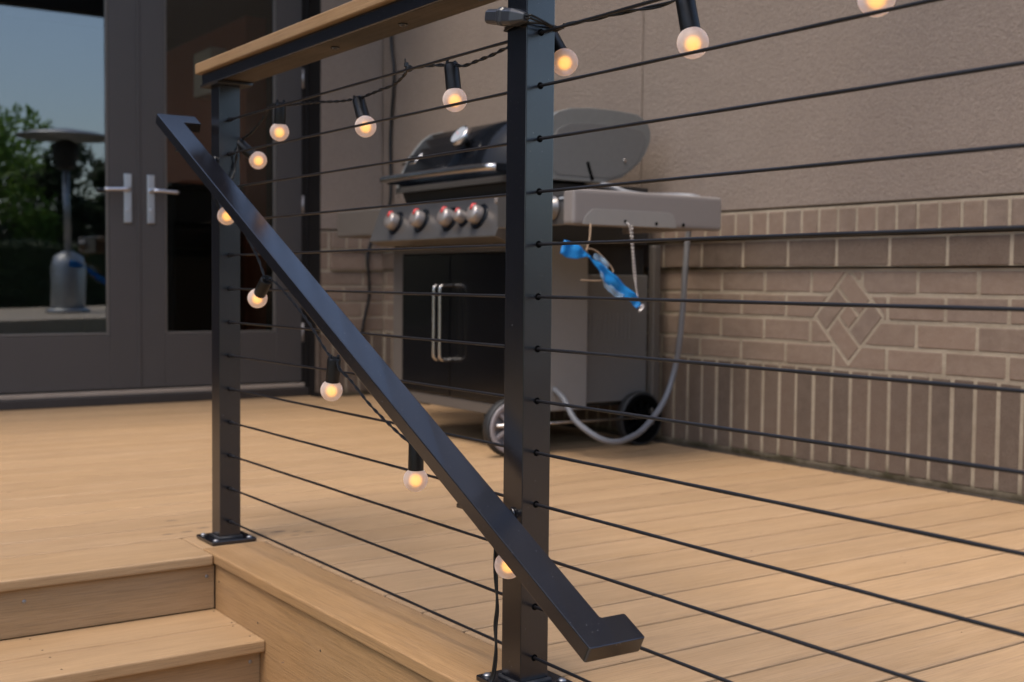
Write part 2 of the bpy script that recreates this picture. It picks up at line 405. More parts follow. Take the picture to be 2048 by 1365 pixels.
# steps down to the garden
steps = thing('deck_steps', (-.8, -.9, GZ), 'tan composite steps leading down from the deck beside the handrail', 'steps')
RISE = .1235
for k in range(3):
    xr = -1.083+.2535*k; zt = -RISE*k
    zt2 = -RISE*(k+1)
    top = zt-.026
    obj('riser', box(xr-.02, xr, -2.4, -.0714, (zt2+.0005 if k < 2 else GZ), top, .0015), M['deck_y'], steps)
    if k < 2:
        obj('tread_board', box(xr+.0005, xr+.1375, -2.4, -.0716, zt2-.0245, zt2, .003, seg=2), M['deck_y'], steps)
        obj('tread_board', box(xr+.1395, xr+.281, -2.4, -.0714, zt2-.0245, zt2, .0045, seg=3), M['deck_y'], steps)
scr = lathe([(.0001, .0008), (.0022, .0012), (.0036, .0006), (.0042, .0)], (0, 0, 0), (0, 0, 1), 12)
scrm = bpy.data.meshes.new('screw'); scr.to_mesh(scrm); scr.free(); scrm.materials.append(M['screw'])
scrd = scrm.copy(); scrd.materials[0] = M['joist']
def screw(parent, p, n, s=1., dark=False):
    o = obj('screw', scrd if dark else scrm, None, parent, at=p); o.rotation_euler = Vector(n).to_track_quat('Z', 'Y').to_euler(); o.scale = (s, s, s); return o
for p in ((-1.083, -.47, -.0516), (-1.083, -.089, -.05), (-.8295, -.0925, -.172)): screw(steps, p, (1, 0, 0))
for p in ((-.946-.01, -.0823, -RISE), (-.93, -.0895, -RISE), (-.844, -.0877, -RISE), (-.9715, -.4617, -RISE), (-.918, -.4605, -RISE), (-.833, -.4608, -RISE), (-1.0612, -.0814, -RISE), (-1.0596, -.4647, -RISE)):
    screw(steps, p, (0, 0, 1), .55, True)
for p in ((-1.0575, -.071, -.0587), (-.8424, -.071, -.0985), (-.55, -.071, -.08)): screw(deck, p, (0, -1, 0), .6, True)

# ------------------------------------------------------------------ brick and stucco wall
YW, XW = 2.04, -4.2
wall = thing('brick_wall', (-2, YW, 0), 'brown brick base with a diamond motif under taupe stucco, behind the gas grill', 'wall')
XE = .30
def mesh_of(bm, mat, name):
    m = bpy.data.meshes.new(name); bm.to_mesh(m); bm.free(); m.materials.append(mat); return m
BR = {}
def brick(c, l, h, d, face, mat='brick'):
    """c: centre of the visible face; face 'y' looks to -Y, 'x' looks to +X"""
    key = (round(l, 4), round(h, 4), round(d, 4), face, mat)
    if key not in BR:
        v = []
        for k in range(4):
            j = lambda: random.uniform(-.0011, .0011)
            if face == 'y': b = box(-l/2+j(), l/2+j(), 0, d, -h/2+j(), h/2+j(), .0022)
            else: b = box(-d, 0, -l/2+j(), l/2+j(), -h/2+j(), h/2+j(), .0022)
            for vv in b.verts: vv.co += Vector([random.uniform(-.0008, .0008) for _ in range(3)])
            v.append(mesh_of(b, M[mat], 'brick'))
        BR[key] = v
    return obj('brick', random.choice(BR[key]), None, wall, at=c)
J = .0124                                             # joint width
def outset(x, y, z, yf):                             # same sight, face nearer by a little: real position of a proud course
    k = (yf+1.032)/(YW+1.032); return 1.456+(x-1.456)*k, .601+(z-.601)*k
rows = [(.3345, .411, -.7536), (.411, .4905, -.6455), (.4905, .573, -.7536), (.573, .6515, -.6455)]   # z0, z1, joint phase
D_T, D_L, D_B, D_R = (-1.1145, .6515), (-1.2495, .4995), (-1.1085, .3535), (-.9735, .5055)
def lerp(a, b, t): return a+(b-a)*t
def xl(z): return lerp(D_L[0], D_T[0], (z-D_L[1])/(D_T[1]-D_L[1])) if z > D_L[1] else lerp(D_B[0], D_L[0], (z-D_B[1])/(D_L[1]-D_B[1]))
def xr_(z): return lerp(D_R[0], D_T[0], (z-D_R[1])/(D_T[1]-D_R[1])) if z > D_R[1] else lerp(D_B[0], D_R[0], (z-D_B[1])/(D_R[1]-D_B[1]))
def poly_brick(poly):
    obj('brick', prism(poly, 1, YW-.0004, YW+.05, .0012), M['brick'], wall)
P = .2074
def clamp(v, a, b): return max(a, min(b, v))
def cut_piece(a, b, za, zb, side):
    """the part of a brick left (-1) or right (1) of the diamond"""
    n = 8; g = .0085; pts = []
    zs = sorted(set([za+(zb-za)*i/n for i in range(n+1)]))
    for z in zs:
        zc = clamp(z, D_B[1], D_T[1])
        if side < 0: x = min(b, xl(zc)-g)
        else: x = max(a, xr_(zc)+g)
        if (side < 0 and x > a+.004) or (side > 0 and x < b-.004): pts.append((x, z))
    if len(pts) < 3 or max(abs(p[0]-(a if side < 0 else b)) for p in pts) < .015: return
    e = a if side < 0 else b
    out = [pts[0]]
    for k in range(1, len(pts)-1):                    # drop points in line with their neighbours
        p, q, r = pts[k-1], pts[k], pts[k+1]
        if abs((q[0]-p[0])*(r[1]-p[1])-(r[0]-p[0])*(q[1]-p[1])) > 1e-7: out.append(q)
    out.append(pts[-1])
    poly_brick([(e, pts[-1][1]), (e, pts[0][1])]+out)
def course(z0, z1, ph, pitch, yf, xmin=XW+.002, cut=False, mat='brick'):
    n0 = int((xmin-ph)/pitch)-2; x = ph+n0*pitch
    while x < XE:
        a, b = max(x+J/2, xmin), min(x+pitch-J/2, XE)
        if b-a > .02:
            za, zb = z0+J/2, z1-J/2
            near = cut and b > D_L[0]-.01 and a < D_R[0]+.01
            if near and z0 < D_B[1]:                   # the lowest cut course: one brick is notched
                if a < D_B[0] < b:
                    g = .009; t = (za+.02, zb)
                    zst = zb
                    for k in range(60):
                        z = D_B[1]+(zb-D_B[1])*k/59
                        if xl(z)-g < a: zst = z; break
                    dx = D_B[0]; nb = prism([(a, za), (dx, za), (dx, D_B[1]-.011), (a, zst)], 1, YW-.0004, YW+.05)
                    prism([(dx, za), (b, za), (b, zb), (xr_(zb)+g, zb), (dx, D_B[1]-.011)], 1, YW-.0004, YW+.05, bm=nb)
                    bmesh.ops.remove_doubles(nb, verts=list(nb.verts), dist=1e-5)
                    obj('brick', nb, M['brick'], wall)
                    near = None
                else: near = False
            if near: cut_piece(a, b, za, zb, -1); cut_piece(a, b, za, zb, 1)
            elif near is False or near is None and not (a < D_B[0] < b): brick(((a+b)/2, yf-random.uniform(0, .0012), (za+zb)/2), b-a, zb-za, .05, 'y', mat)
        x += pitch
for z0, z1, ph in rows: course(z0, z1, ph, P, YW, cut=True)
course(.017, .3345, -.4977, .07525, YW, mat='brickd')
# projecting stretcher course and the rowlock cap
k1 = outset(-.5453, 0, .6575, 2.026); k2 = outset(0, 0, .7525, 2.026)
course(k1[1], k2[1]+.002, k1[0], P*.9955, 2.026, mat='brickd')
k1 = outset(-.555, 0, .762, 2.008); k2 = outset(0, 0, .8555, 2.008)
course(k1[1], k2[1], k1[0], .0762*.9896, 2.008)
# the diamond: four bricks laid pinwheel round a small square
c = Vector(((D_L[0]+D_R[0])/2, (D_T[1]+D_B[1])/2)); e1 = (Vector(D_R)-Vector(D_T)); e2 = (Vector(D_L)-Vector(D_T))
def dp(u, v): q = Vector(D_T)+e1*u+e2*v; return (q.x, q.y)
g = .028
for (u0, u1, v0, v1) in ((0, .655, 0, .345), (.655, 1, 0, .655), (.345, 1, .655, 1), (0, .345, .345, 1), (.345, .655, .345, .655)):
    poly_brick([dp(u0+g, v0+g), dp(u1-g, v0+g), dp(u1-g, v1-g), dp(u0+g, v1-g)])
# return of the wall beside the door, facing the yard
YR = 1.67
def course_r(z0, z1, joints, xf, y0, mat='brick'):
    js = [y for y in joints if y > y0]
    ys = [y0-J/2] + js + [YW]
    for a, b in zip(ys, ys[1:]):
        b2 = b-J/2 if b < YW else YW-.003
        if b2-(a+J/2) > .015: brick((xf, (a+J/2+b2)/2, (z0+z1)/2), b2-(a+J/2), z1-z0-J, .05, 'x', mat)
for i, (z0, z1, _) in enumerate(rows): course_r(z0, z1, (1.917,) if i % 2 else (1.807,), XW, YR)
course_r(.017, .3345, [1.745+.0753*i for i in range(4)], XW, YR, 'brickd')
course_r(.655, .754, (1.72, 1.927), XW, YR); course_r(.762, .8555, (1.72, 1.807, 1.882, 1.957), XW, YR)
course_r(.655, .754, (1.927,), XW+.014, 1.727); course_r(.762, .8555, (1.807, 1.882, 1.957), XW+.03, 1.727)
# mortar backing, just behind the brick faces
mb = box(XW-.1, XE, YW+.0018, YW+.3, -.02, .655); box(XW-.1, XE, YW-.0115, YW+.3, .661, .7555, bm=mb); box(XW-.1, XE, YW-.0292, YW+.3, .7655, .8535, bm=mb)
box(XW-.25, XW-.0035, YR+.0045, YW+.2, -.02, .8555, bm=mb); box(XW-.25, XW+.0105, 1.731, YW, .655, .7535, bm=mb); box(XW-.25, XW+.0265, 1.731, YW-.03, .7575, .8535, bm=mb)
obj('mortar', mb, M['mortar'], wall)
obj('ledger_strip', box(XW+.002, 2.6, 2.022, 2.0365, -.03, .004, .003), M['moss'], wall)
TOP = 3.5
def stucco(x0, x1): return box(x0, x1, 2.030, 2.3, .8600, TOP, .004)
obj('stucco_panel', stucco(-2.1205, XE+.02), M['stucco'], wall)
obj('stucco_panel', stucco(XW, -2.1275), M['stucco'], wall)
obj('reveal_bead', box(-2.14, -2.11, 2.050, 2.28, .86, TOP), M['framedark'], wall)
obj('stucco_panel', box(XW-.25, XW+.004, YR, 2.0295, .862, TOP, .004), M['stucco'], wall)
obj('wall_core', box(XW-.3, XE-.01, 2.31, 9, GZ, TOP), M['stucco'], wall)

# ------------------------------------------------------------------ double door
XD = -4.36                                            # outer face of the leaves
door = thing('double_door', (XD, .8, 0), 'taupe glazed double door with nickel levers at the end of the deck', 'door')
fr = box(XD-.12, XD+.03, 1.652, 1.668, 0, 2.45); box(XD-.12, XD+.012, 1.646, 1.652, .04, 2.40, bm=fr)
box(XD-.12, XD+.03, -.17, -.11, 0, 2.45, bm=fr); box(XD-.12, XD+.03, -.17, 1.668, 2.385, 2.45, bm=fr)
obj('door_frame', fr, M['framedark'], door)
obj('door_jamb', box(XD-.16, XD+.165, 1.6695, 1.6705+.0, 0, 2.45), M['framedark'], door)
obj('door_sill', box(XD-.1, XD+.022, -.11, 1.652, .045, .066, .003), M['sill'], door)
obj('door_sill', box(XD-.1, XD+.045, -.17, 1.668, .0005, .0445, .004), M['silldark'], door)
def leaf(y0, y1, g0, g1, lev):
    zb, zt = .074, 2.38; gb, gt = .331, 2.23
    b = box(XD-.045, XD, y0, g0, zb, zt, .002); box(XD-.045, XD, g1, y1, zb, zt, .002, bm=b)
    box(XD-.045, XD-.0008, g0-.001, g1+.001, zb, gb, .002, bm=b); box(XD-.045, XD-.0008, g0-.001, g1+.001, gt, zt, .002, bm=b)
    L = obj('door_leaf', b, M['frame'], door)
    bd = box(XD-.02, XD-.004, g0+.0005, g0+.012, gb+.001, gt-.001, .003); box(XD-.02, XD-.004, g1-.012, g1-.0005, gb+.001, gt-.001, .003, bm=bd)
    box(XD-.02, XD-.004, g0+.012, g1-.012, gb+.0005, gb+.012, .003, bm=bd); box(XD-.02, XD-.004, g0+.012, g1-.012, gt-.012, gt-.0005, .003, bm=bd)
    obj('glazing_bead', bd, M['bead'], L)
    pane = box(XD-.026, XD-.020, g0+.002, g1-.002, gb+.002, gt-.002)
    if y0 < 0: bmesh.ops.rotate(pane, verts=list(pane.verts), cent=(XD-.023, (g0+g1)/2, 1), matrix=Matrix.Rotation(R(-.95), 3, 'Z'))
    obj('glass_pane', pane, M['glass' if y0 < 0 else 'glass2'], L)
    hy, tip = lev; s = 1 if tip > hy else -1
    obj('handle_plate', box(XD, XD+.009, hy-.019, hy+.019, .866, 1.100, .0042, seg=3), M['nickel'], L)
    obj('key_cylinder', lathe([(.0088, 0), (.0088, .011), (.007, .012)], (XD+.006, hy, .93), (1, 0, 0), 16), M['nickel'], L)
    lv = tube(smooth_path([(XD+.006, hy, 1.024), (XD+.036, hy, 1.024), (XD+.05, hy+s*.01, 1.024), (XD+.052, hy+s*.04, 1.023), (XD+.052, hy+s*.123, 1.019)], 6), .0098, 12)
    obj('lever', lv, M['nickel'], L); return L
leaf(-.108, .792, .03, .655, (.742, .60))
L2 = leaf(.796, 1.644, .923, 1.502, (.853, .98))
obj('astragal', box(XD-.002, XD+.007, .786, .802, .076, 2.378, .002), M['frame'], door)
for z in (.33, .99, 1.64, 2.2): obj('hinge', lathe([(.0075, 0), (.0075, .1)], (XD+.006, 1.6475, z-.05), (0, 0, 1), 10), M['knob'], door)

# house wall round the door: unseen, invented dark cladding for the post reflections
hw = thing('house_wall', (-4.4, -3, 0), 'unseen house wall round the glazed double door, clad dark for the post reflections', 'wall')
for i in range(46):
    obj('cladding_board', box(-4.34, -4.302, -9+i*.1915, -9+i*.1915+.1895, 0, 3.24, .002), M['cladding'], hw)
obj('wall_backing', box(-4.6, -4.345, -9, -.172, .0, TOP), M['cladding'], hw)
obj('upper_panel', box(-4.6, -4.30, -.171, 1.6685, 2.452, TOP), M['cladding'], hw)
obj('upper_panel', box(-4.34, -4.30, -9, -.172, 3.402, TOP), M['cladding'], hw)
obj('shade_eave', box(-4.298, -3.45, -9, 2.028, 3.25, 3.40, .01), M['cladding'], hw)  # unseen overhang, added to darken the left deck and return wall
# room behind
obj('interior_floor', box(-9, -4.47, -2, 5, -.02, .02), M['intfloor'], kind='structure')
iw = box(-9.1, -9, -2, 5, .021, 2.7); box(-9, -8.2, -2.1, -2, .021, 2.7, bm=iw); box(-5.2, -4.61, -2.1, -2, .021, 2.7, bm=iw); box(-8.2, -5.2, -2.1, -2, .021, .8, bm=iw); box(-8.2, -5.2, -2.1, -2, 2.4, 2.7, bm=iw); box(-9, -4.61, 5, 5.1, .021, 2.7, bm=iw); box(-9.1, -4.61, -2.1, 5.1, 2.7, 2.8, bm=iw); box(-4.61, -4.56, 1.7, 5, .021, 2.7, bm=iw)  # unseen opening in the side wall, added to light the partition
obj('interior_wall', iw, M['intwall'], kind='structure')
pw = obj('interior_partition', box(-7.2, -5.05, 1.62, 1.74, .021, 2.08), M['redwall'], kind='structure')
cab = thing('cabinet', (-5.8, 1.5, .02), 'low black cabinet seen inside through the right door leaf', 'cabinet')
obj('cabinet_body', box(-6.9, -5.1, 1.22, 1.615, .03, 1.10, .01), M['sofa'], cab)
obj('cabinet_top', box(-6.92, -5.08, 1.2, 1.617, 1.101, 1.13, .006), M['sofa'], cab)
lam = thing('wall_lamp', (-5.42, 1.6, 1.8), 'white box shaped wall lamp on the rust partition inside the house', 'lamp')
obj('lamp_shade', box(-5.56, -5.28, 1.50, 1.60, 1.67, 1.93, .008), M['shade'], lam)
obj('lamp_mount', box(-5.45, -5.39, 1.60, 1.6195, 1.77, 1.83), M['nickel'], lam)

# dark pergola beam over the deck, above the frame, mirrored in the top of the left pane
pg = thing('pergola', (-.5, -2.6, GZ), 'dark timber pergola beam crossing high over the deck, mirrored in the left pane', 'pergola')
obj('beam', box(-.56, -.44, -2.75, 2.025, 2.64, 2.90, .006), M['framedark'], pg)
obj('post', box(-.56, -.44, -2.72, -2.61, GZ, 2.638, .006), M['framedark'], pg)
obj('wall_bracket', box(-.60, -.40, 2.012, 2.0295, 2.58, 2.638), M['black'], pg)

# ------------------------------------------------------------------ cable railing
DP, W = 1.1967, .0496; h = W/2; Z1, SP = .96116, .0762
rail = thing('cable_railing', (0, 0, 0), 'black cable railing with square posts and a tan composite cap along the deck edge', 'railing')
capn = lathe([(.0001, .0040), (.0045, .0036), (.0066, .0018), (.0072, .0)], (0, 0, 0), (0, 0, 1), 14)
boltm = mesh_of(capn, M['screw'], 'bolt'); holem = mesh_of(lathe([(.0052, 0), (.0052, .0006)], (0, 0, 0), (1, 0, 0), 16), M['hole'], 'cable_hole')
ferm = mesh_of(lathe([(.0042, 0), (.0042, .010), (.0034, .024), (.0030, .026)], (0, 0, 0), (1, 0, 0), 12), M['blackcable'], 'ferrule')
for i, px in enumerate((0., -DP, DP)):
    p = obj('post', box(px-h, px+h, -h, h, .009, 1.037, .0012, seg=2), M['black'], rail)
    obj('base_plate', box(px-.0525, px+.0525, -.0525, .0525, .0012, .0092, .0012), M['black'], p)
    wd = bmesh.new(); r = h+.002
    tube([(px-r, -r, .0105), (px+r, -r, .0105), (px+r, r, .0105), (px-r, r, .0105), (px-r, -r, .0105)], .0038, 6, wd)
    obj('weld_bead', wd, M['weld'], p)
    for sx in (-1, 1):
        for sy in (-1, 1):
            obj('bolt', boltm, None, p, at=(px+sx*.040, sy*.040, .0092))
    obj('top_plate', box(px-.0525, px+.0525, -.04, .045, 1.0372, 1.0445, .0012), M['black'], p)
    for z in range(13):
        obj('cable_hole', holem, None, p, at=(px+h-.0002, 0, Z1-z*SP))
        if i == 1: obj('ferrule', ferm, None, p, at=(px+h, 0, Z1-z*SP))
def rope(x0, x1):
    n = max(2, int((x1-x0)/.005)); return tube([(x0+(x1-x0)*i/n, 0, 0) for i in range(n+1)], .0022, 14, lobes=7, lob=.14, pitch=.045*7)
rp = mesh_of(rope(-DP+h, DP-h), M['blackcable'], 'cable')
for z in range(13): obj('cable', rp, None, rail, at=(0, 0, Z1-z*SP))
obj('cap_board', box(-1.251, 1.25, -.052, .060, 1.0668, 1.091, .004, seg=3), M['cap'], rail)
obj('sub_rail', box(-1.233, 1.24, -.0355, .0455, 1.0455, 1.0660, .001), M['subrail'], rail)
obj('side_strip', box(-1.234, 1.24, -.0415, -.0362, 1.0405, 1.0662, .001), M['black'], rail)
sb = mesh_of(lathe([(.0001, -.005), (.005, -.005), (.0062, -.003), (.0085, -.0022), (.0085, 0)], (0, 0, 0), (0, 0, 1), 14), M['black'], 'rail_screw')
for x in (-.658, -.396, -.150, .2, .5): obj('rail_screw', sb, None, rail, at=(x, .009, 1.0454))

# graspable handrail down the steps
hr = thing('handrail', (0, -.1, .3), 'black flat-bar stair handrail sloping down in front of the railing posts', 'handrail')
ang = R(27.05); A0 = Vector((-1.3136, -.12, .9806)); sv = Vector((math.cos(ang), 0, -math.sin(ang))); nv = Vector((math.sin(ang), 0, math.cos(ang)))
LN = 1.8205; TH = .0232
poly = [(0, -.12), (LN, -.12), (LN, -.0300), (LN-.0475, -.0300), (LN-.0475, -.0700), (.0450, -.0700), (.0450, -.0290), (0, -.0290)]
def rounded(poly, idx, r, k=4):
    out = []
    for i, p in enumerate(poly):
        if i not in idx: out.append(p); continue
        a, c2 = Vector(poly[i-1]), Vector(poly[(i+1) % len(poly)]); q = Vector(p)
        s = q+(a-q).normalized()*r; e = q+(c2-q).normalized()*r
        for j in range(k+1):
            t = j/k; out.append(tuple(s*(1-t)**2+q*2*t*(1-t)+e*t*t))
    return out
poly = rounded(poly, (0, 1, 2, 3, 4, 5), .004)
hb = bmesh.new(); lo = []; hi = []
for s_, y in poly:
    b0 = A0+sv*s_; b0 = Vector((b0.x, y, b0.z)); hi.append(hb.verts.new(b0)); lo.append(hb.verts.new(b0-nv*TH))
ftop = hb.faces.new(hi); fbot = hb.faces.new(lo[::-1])
for i in range(len(poly)): hb.faces.new((hi[i], lo[i], lo[(i+1) % len(poly)], hi[(i+1) % len(poly)]))
bmesh.ops.recalc_face_normals(hb, faces=list(hb.faces))
bmesh.ops.bevel(hb, geom=[e for e in hb.edges if any(f.calc_area() > .05 for f in e.link_faces)], offset=.0016, segments=2, profile=.6, affect='EDGES')
obj('rail_bar', hb, M['black'], hr)
for x in (-DP, 0.):
    zt = A0.z-(x-A0.x)*math.tan(ang)-TH/math.cos(ang)
    b = tube(smooth_path([(x, -h, zt-.024), (x, -.070, zt-.024), (x, -.088, zt-.020), (x, -.093, zt+.004)], 6), .0060, 10)
    box(x-.022, x+.022, -.109, -.081, zt-.010, zt-.004, .001, bm=b); lathe([(.0095, 0), (.0095, .004)], (x, -h, zt-.024), (0, -1, 0), 16, bm=b)
    obj('bracket', b, M['black'], hr)

# ------------------------------------------------------------------ string of lights
sl = thing('string_lights', (0, .03, .95), 'string of frosted globe bulbs glowing amber, wound along the railing cables and handrail', 'string lights')
BULBS = [((-.9654, .03, .9166), (-.9602, .03, .971)), ((-1.1533, 0.0600, 0.8726), (-1.1786, 0.0265, 0.9097)), ((-.5731, .03, .8886), (-.5995, .03, .9385)),
         ((-.258, .03, .901), (-.269, .03, .957)), ((0.0089, .055, 0.9270), (-0.0282, .055, 0.9732)), ((.3113, .03, .9055), (.2956, .03, .9633)),
         ((.5961, .03, .9087), (.5873, .03, .9640)), ((-1.062, -.05, .7389), (-1.0990, -.05, .7800)), ((-.8935, -.05, .563), (-.850, -.05, .5985)),
         ((-.5497, -.05, .4002), (-.5390, -.05, .4560)), ((-.2496, -.045, .2773), (-.2486, -.045, .3335)), ((.0305, -.052, .1930), (.0020, -.052, .2390))]
RB = .0202
gl = mesh_of(sphere((0, 0, 0), RB, 32), M['bulb'], 'globe')
co = mesh_of(sphere((0, 0, 0), .0070, 16), M['glow'], 'filament')
# socket modelled along +Z, its mouth at the bulb
sk = lathe([(.0098, .0145), (.0124, .0150), (.0128, .017), (.0124, .058), (.0112, .0615), (.0098, .0615), (.0096, .056), (.0001, .055)], (0, 0, 0), (0, 0, 1), 28)
for s_ in (-1, 1): lathe([(.0028, .0), (.0028, .012)], (s_*.0075, 0, .055), (0, 0, 1), 8, bm=sk)
skm = mesh_of(sk, M['socket'], 'lamp_socket')
for c_, t_ in BULBS:
    c_, t_ = Vector(c_), Vector(t_); d = (t_-c_).normalized(); q = d.to_track_quat('Z', 'Y').to_euler()
    s = obj('lamp_socket', skm, None, sl, at=c_); s.rotation_euler = q
    g_ = obj('globe', gl, None, sl, at=c_)
    f_ = obj('filament', co, None, g_, at=c_); f_.location = -Vector((0, 0, 0)) + d*(-.001)
def top(i, dz=0): return tuple(Vector(BULBS[i][1])+Vector((0, 0, dz)))
t2 = Vector(BULBS[1][1]); c1 = [(t2.x+.002, t2.y-.002, t2.z), (t2.x-.004, t2.y+.006, t2.z+.010), (-1.1100, .03, .932), (-1.0428, .03, .9587), (-.9943, .02, .9738), (-.967, .03, .9745), (-.937, .02, .9683), (-.8622, .02, .9619), (-.7678, .02, .9551),
      (-.6791, .03, .9477), (-.6222, .03, .9448), (-.603, .03, .943), (-.588, .03, .944), (-.5656, .03, .9456), (-.5132, .03, .9491), (-.4609, .03, .9532), (-.4071, .02, .9619), (-.3725, .008, .9650), (-.3222, .02, .9648), (-.2849, .03, .9615),
      (-.266, .03, .9600), (-.2302, .03, .9528), (-.1898, .03, .955), (-.1464, .03, .9581), (-.1088, .03, .9625), (-.05, .035, .968), (-.003, .04, .972), (.04, .022, .967), (.07, .008, .965)]
obj('cord', twin(smooth_path(c1, 8)), M['cord'], sl)
c2 = [(.07, .008, .965), (.1262, .008, .9625), (.2011, .008, .9600), (.26, .02, .9600), (.290, .03, .966), (.305, .03, .967), (.36, .01, .965), (.45, .006, .962), (.54, .01, .962), (.585, .03, .9685), (.65, .01, .964), (.8, .006, .961), (1.0, .006, .961)]
obj('cord', twin(smooth_path(c2, 8), pitch=.11), M['cord'], sl)
c3 = [(t2.x, t2.y, t2.z+.002), (-1.158, .012, .885), (-1.165, .01, .862), (-1.155, .0, .83), (-1.13, -.04, .80), (-1.102, -.05, .784), (-1.06, -.055, .765), (-1.00, -.052, .725), (-.9409, -.05, .6843), (-.8933, -.05, .6473), (-.8560, -.05, .606), (-.846, -.05, .600), (-.81, -.05, .598), (-.7803, -.05, .5866), (-.7094, -.05, .5535),
      (-.6418, -.05, .5171), (-.5700, -.05, .470), (-.545, -.05, .4600), (-.532, -.05, .4570), (-.515, -.05, .4400), (-.4757, -.05, .4248), (-.3997, -.05, .3869), (-.3107, -.05, .3528), (-.262, -.047, .336), (-.246, -.045, .338), (-.21, -.055, .325), (-.12, -.062, .285), (-.03, -.06, .250), (.000, -.055, .242)]
obj('cord', twin(smooth_path(c3, 8), r=.0015, sep=.0015), M['cord'], sl)
c4 = [(.004, -.055, .243), (.010, -.062, .225), (.0125, -.062, .18), (.0145, -.06, .13), (.0105, -.06, .10), (.012, -.06, .06), (.0065, -.063, .02), (.005, -.08, .004), (.03, -.095, -.01), (.05, -.10, -.10)]
obj('cord', twin(smooth_path(c4, 8), r=.0019, sep=.0015, pitch=.14), M['cord'], sl)
tb = bmesh.new()
lathe([(.0055, -.004), (.0062, 0), (.0055, .004)], (-.3650, .004, .9640), (1, 0, -.1), 12, bm=tb)
tube([(-.366, .0, .968), (-.364, -.004, .974), (-.361, -.006, .979)], .0013, 6, tb); tube([(-.366, .0, .960), (-.369, -.004, .955)], .0012, 6, tb)
box(-.368, -.362, -.005, .002, .966, .974, .001, bm=tb)
obj('cable_tie', tb, M['plastic'], sl)
lp = bmesh.new()                                            # loops of cord round the top of the near post
def loop(z, tilt, e, r):
    k = h+e; pts = [(-k, -k, z), (k, -k, z-tilt), (k, k, z-tilt*.4), (-k, k, z+tilt*.3), (-k, -k, z)]
    tube(smooth_path(pts, 2), r, 6, lp)
loop(.9725, .001, .0025, .0016); loop(.9690, -.003, .0035, .0016)
obj('cord_loop', lp, M['cord'], sl)
# plug and connector at the near post
pl = thing('plug_connector', (-.03, -.05, .98), 'grey extension cord plug joined to its connector, tied to the top of the near post', 'plug')
ax = Vector((.0885, .006, -.0150)).normalized(); up = Vector((0, 0, 1)); sd_ = ax.cross(up).normalized(); up = sd_.cross(ax)
def plug_body(p0, secs, mat, name):
    b = bmesh.new(); rings = []
    for d, wx, hz in secs:
        d *= .92; wx *= .84; hz *= .84; c_ = Vector(p0)+ax*d; k = .62
        pts = [(-wx, -hz*k), (-wx*k, -hz), (wx*k, -hz), (wx, -hz*k), (wx, hz*k), (wx*k, hz), (-wx*k, hz), (-wx, hz*k)]
        rings.append([b.verts.new(c_+sd_*x+up*z) for x, z in pts])
    for A, B in zip(rings, rings[1:]):
        for j in range(8): b.faces.new((A[j], A[(j+1) % 8], B[(j+1) % 8], B[j]))
    b.faces.new(rings[0]); b.faces.new(rings[-1][::-1]); bmesh.ops.recalc_face_normals(b, faces=list(b.faces))
    bmesh.ops.bevel(b, geom=list(b.edges), offset=.0008, segments=1, affect='EDGES')
    return obj(name, b, mat, pl)
p0 = Vector((-.0500, -.040, .9910))
plug_body(p0, [(0, .010, .009), (.004, .013, .0125), (.034, .014, .0130), (.036, .0165, .0155), (.040, .0165, .0155)], M['plug'], 'plug')
plug_body(p0, [(.041, .0170, .016), (.046, .0170, .016), (.047, .015, .0145), (.068, .0145, .014), (.084, .010, .010), (.095, .0065, .0070)], M['plug'], 'connector')
ptip = p0+ax*.0865
obj('cord_lead', twin(smooth_path([tuple(ptip-ax*.01), tuple(ptip+ax*.006), (.047, -.034, .9755), (.046, -.012, .9705), (.040, .016, .9660), (.050, .014, .9640), (.07, .008, .9630)], 8), r=.0017, sep=.0020, pitch=.2), M['cord'], pl)

# ------------------------------------------------------------------ gas grill
gr = thing('gas_grill', (-2.4, 1.6, 0), 'black and grey gas barbecue grill on wheels in front of the brick wall', 'grill')
X0, X1 = -2.85, -1.95
Y0, Y1 = 1.35, 1.955
# cabinet
fb = box(X0, X0+.080, Y0, Y0+.04, .128, .742, .003); box(X1-.085, X1, Y0, Y0+.04, .128, .742, .003, bm=fb)
box(X0+.08, X1-.085, Y0, Y0+.04, .708, .742, .002, bm=fb); box(X0+.08, X1-.085, Y0, Y0+.04, .128, .168, .002, bm=fb)
obj('cabinet_frame', fb, M['frontpaint'], gr)
for a, b, hx in ((X0+.082, -2.407, -2.432), (-2.403, X1-.087, -2.388)):
    d = obj('cabinet_door', box(a, b, Y0-.004, Y0+.02, .170, .706, .004, seg=2), M['doorblack'], gr)
    hd = tube(smooth_path([(hx, Y0-.004, .587), (hx, Y0-.038, .587), (hx, Y0-.052, .582), (hx, Y0-.058, .566), (hx, Y0-.058, .45), (hx, Y0-.058, .335), (hx, Y0-.052, .316), (hx, Y0-.038, .309), (hx, Y0-.004, .309)], 5), .0062, 12)
    obj('door_handle', hd, M['steel'], d)
obj('side_panel', box(X1-.02, X1, Y0+.0415, 1.645, .148, .742, .004), M['greypaint'], gr)
obj('side_panel', box(X0, X0+.02, Y0+.041, Y1, .148, .742, .004), M['greypaint'], gr)
sp2 = box(X1-.05, X1-.035, 1.646, 1.955, .165, .632, .003)
obj('side_panel', sp2, M['greypaint2'], gr)
em = bmesh.new()
for i in range(11): box(X1-.0352, X1-.0328, 1.672+i*.0195, 1.679+i*.0195, .395, .492, .001, bm=em)
obj('pressed_ribs', em, M['greypaint2'], gr)
for a, b in ((X1-.035, X1-.004), (X0, X0+.03)): obj('rear_leg', box(a, b, 1.9575, 1.99, .045, .742, .003), M['frontpaint'], gr)
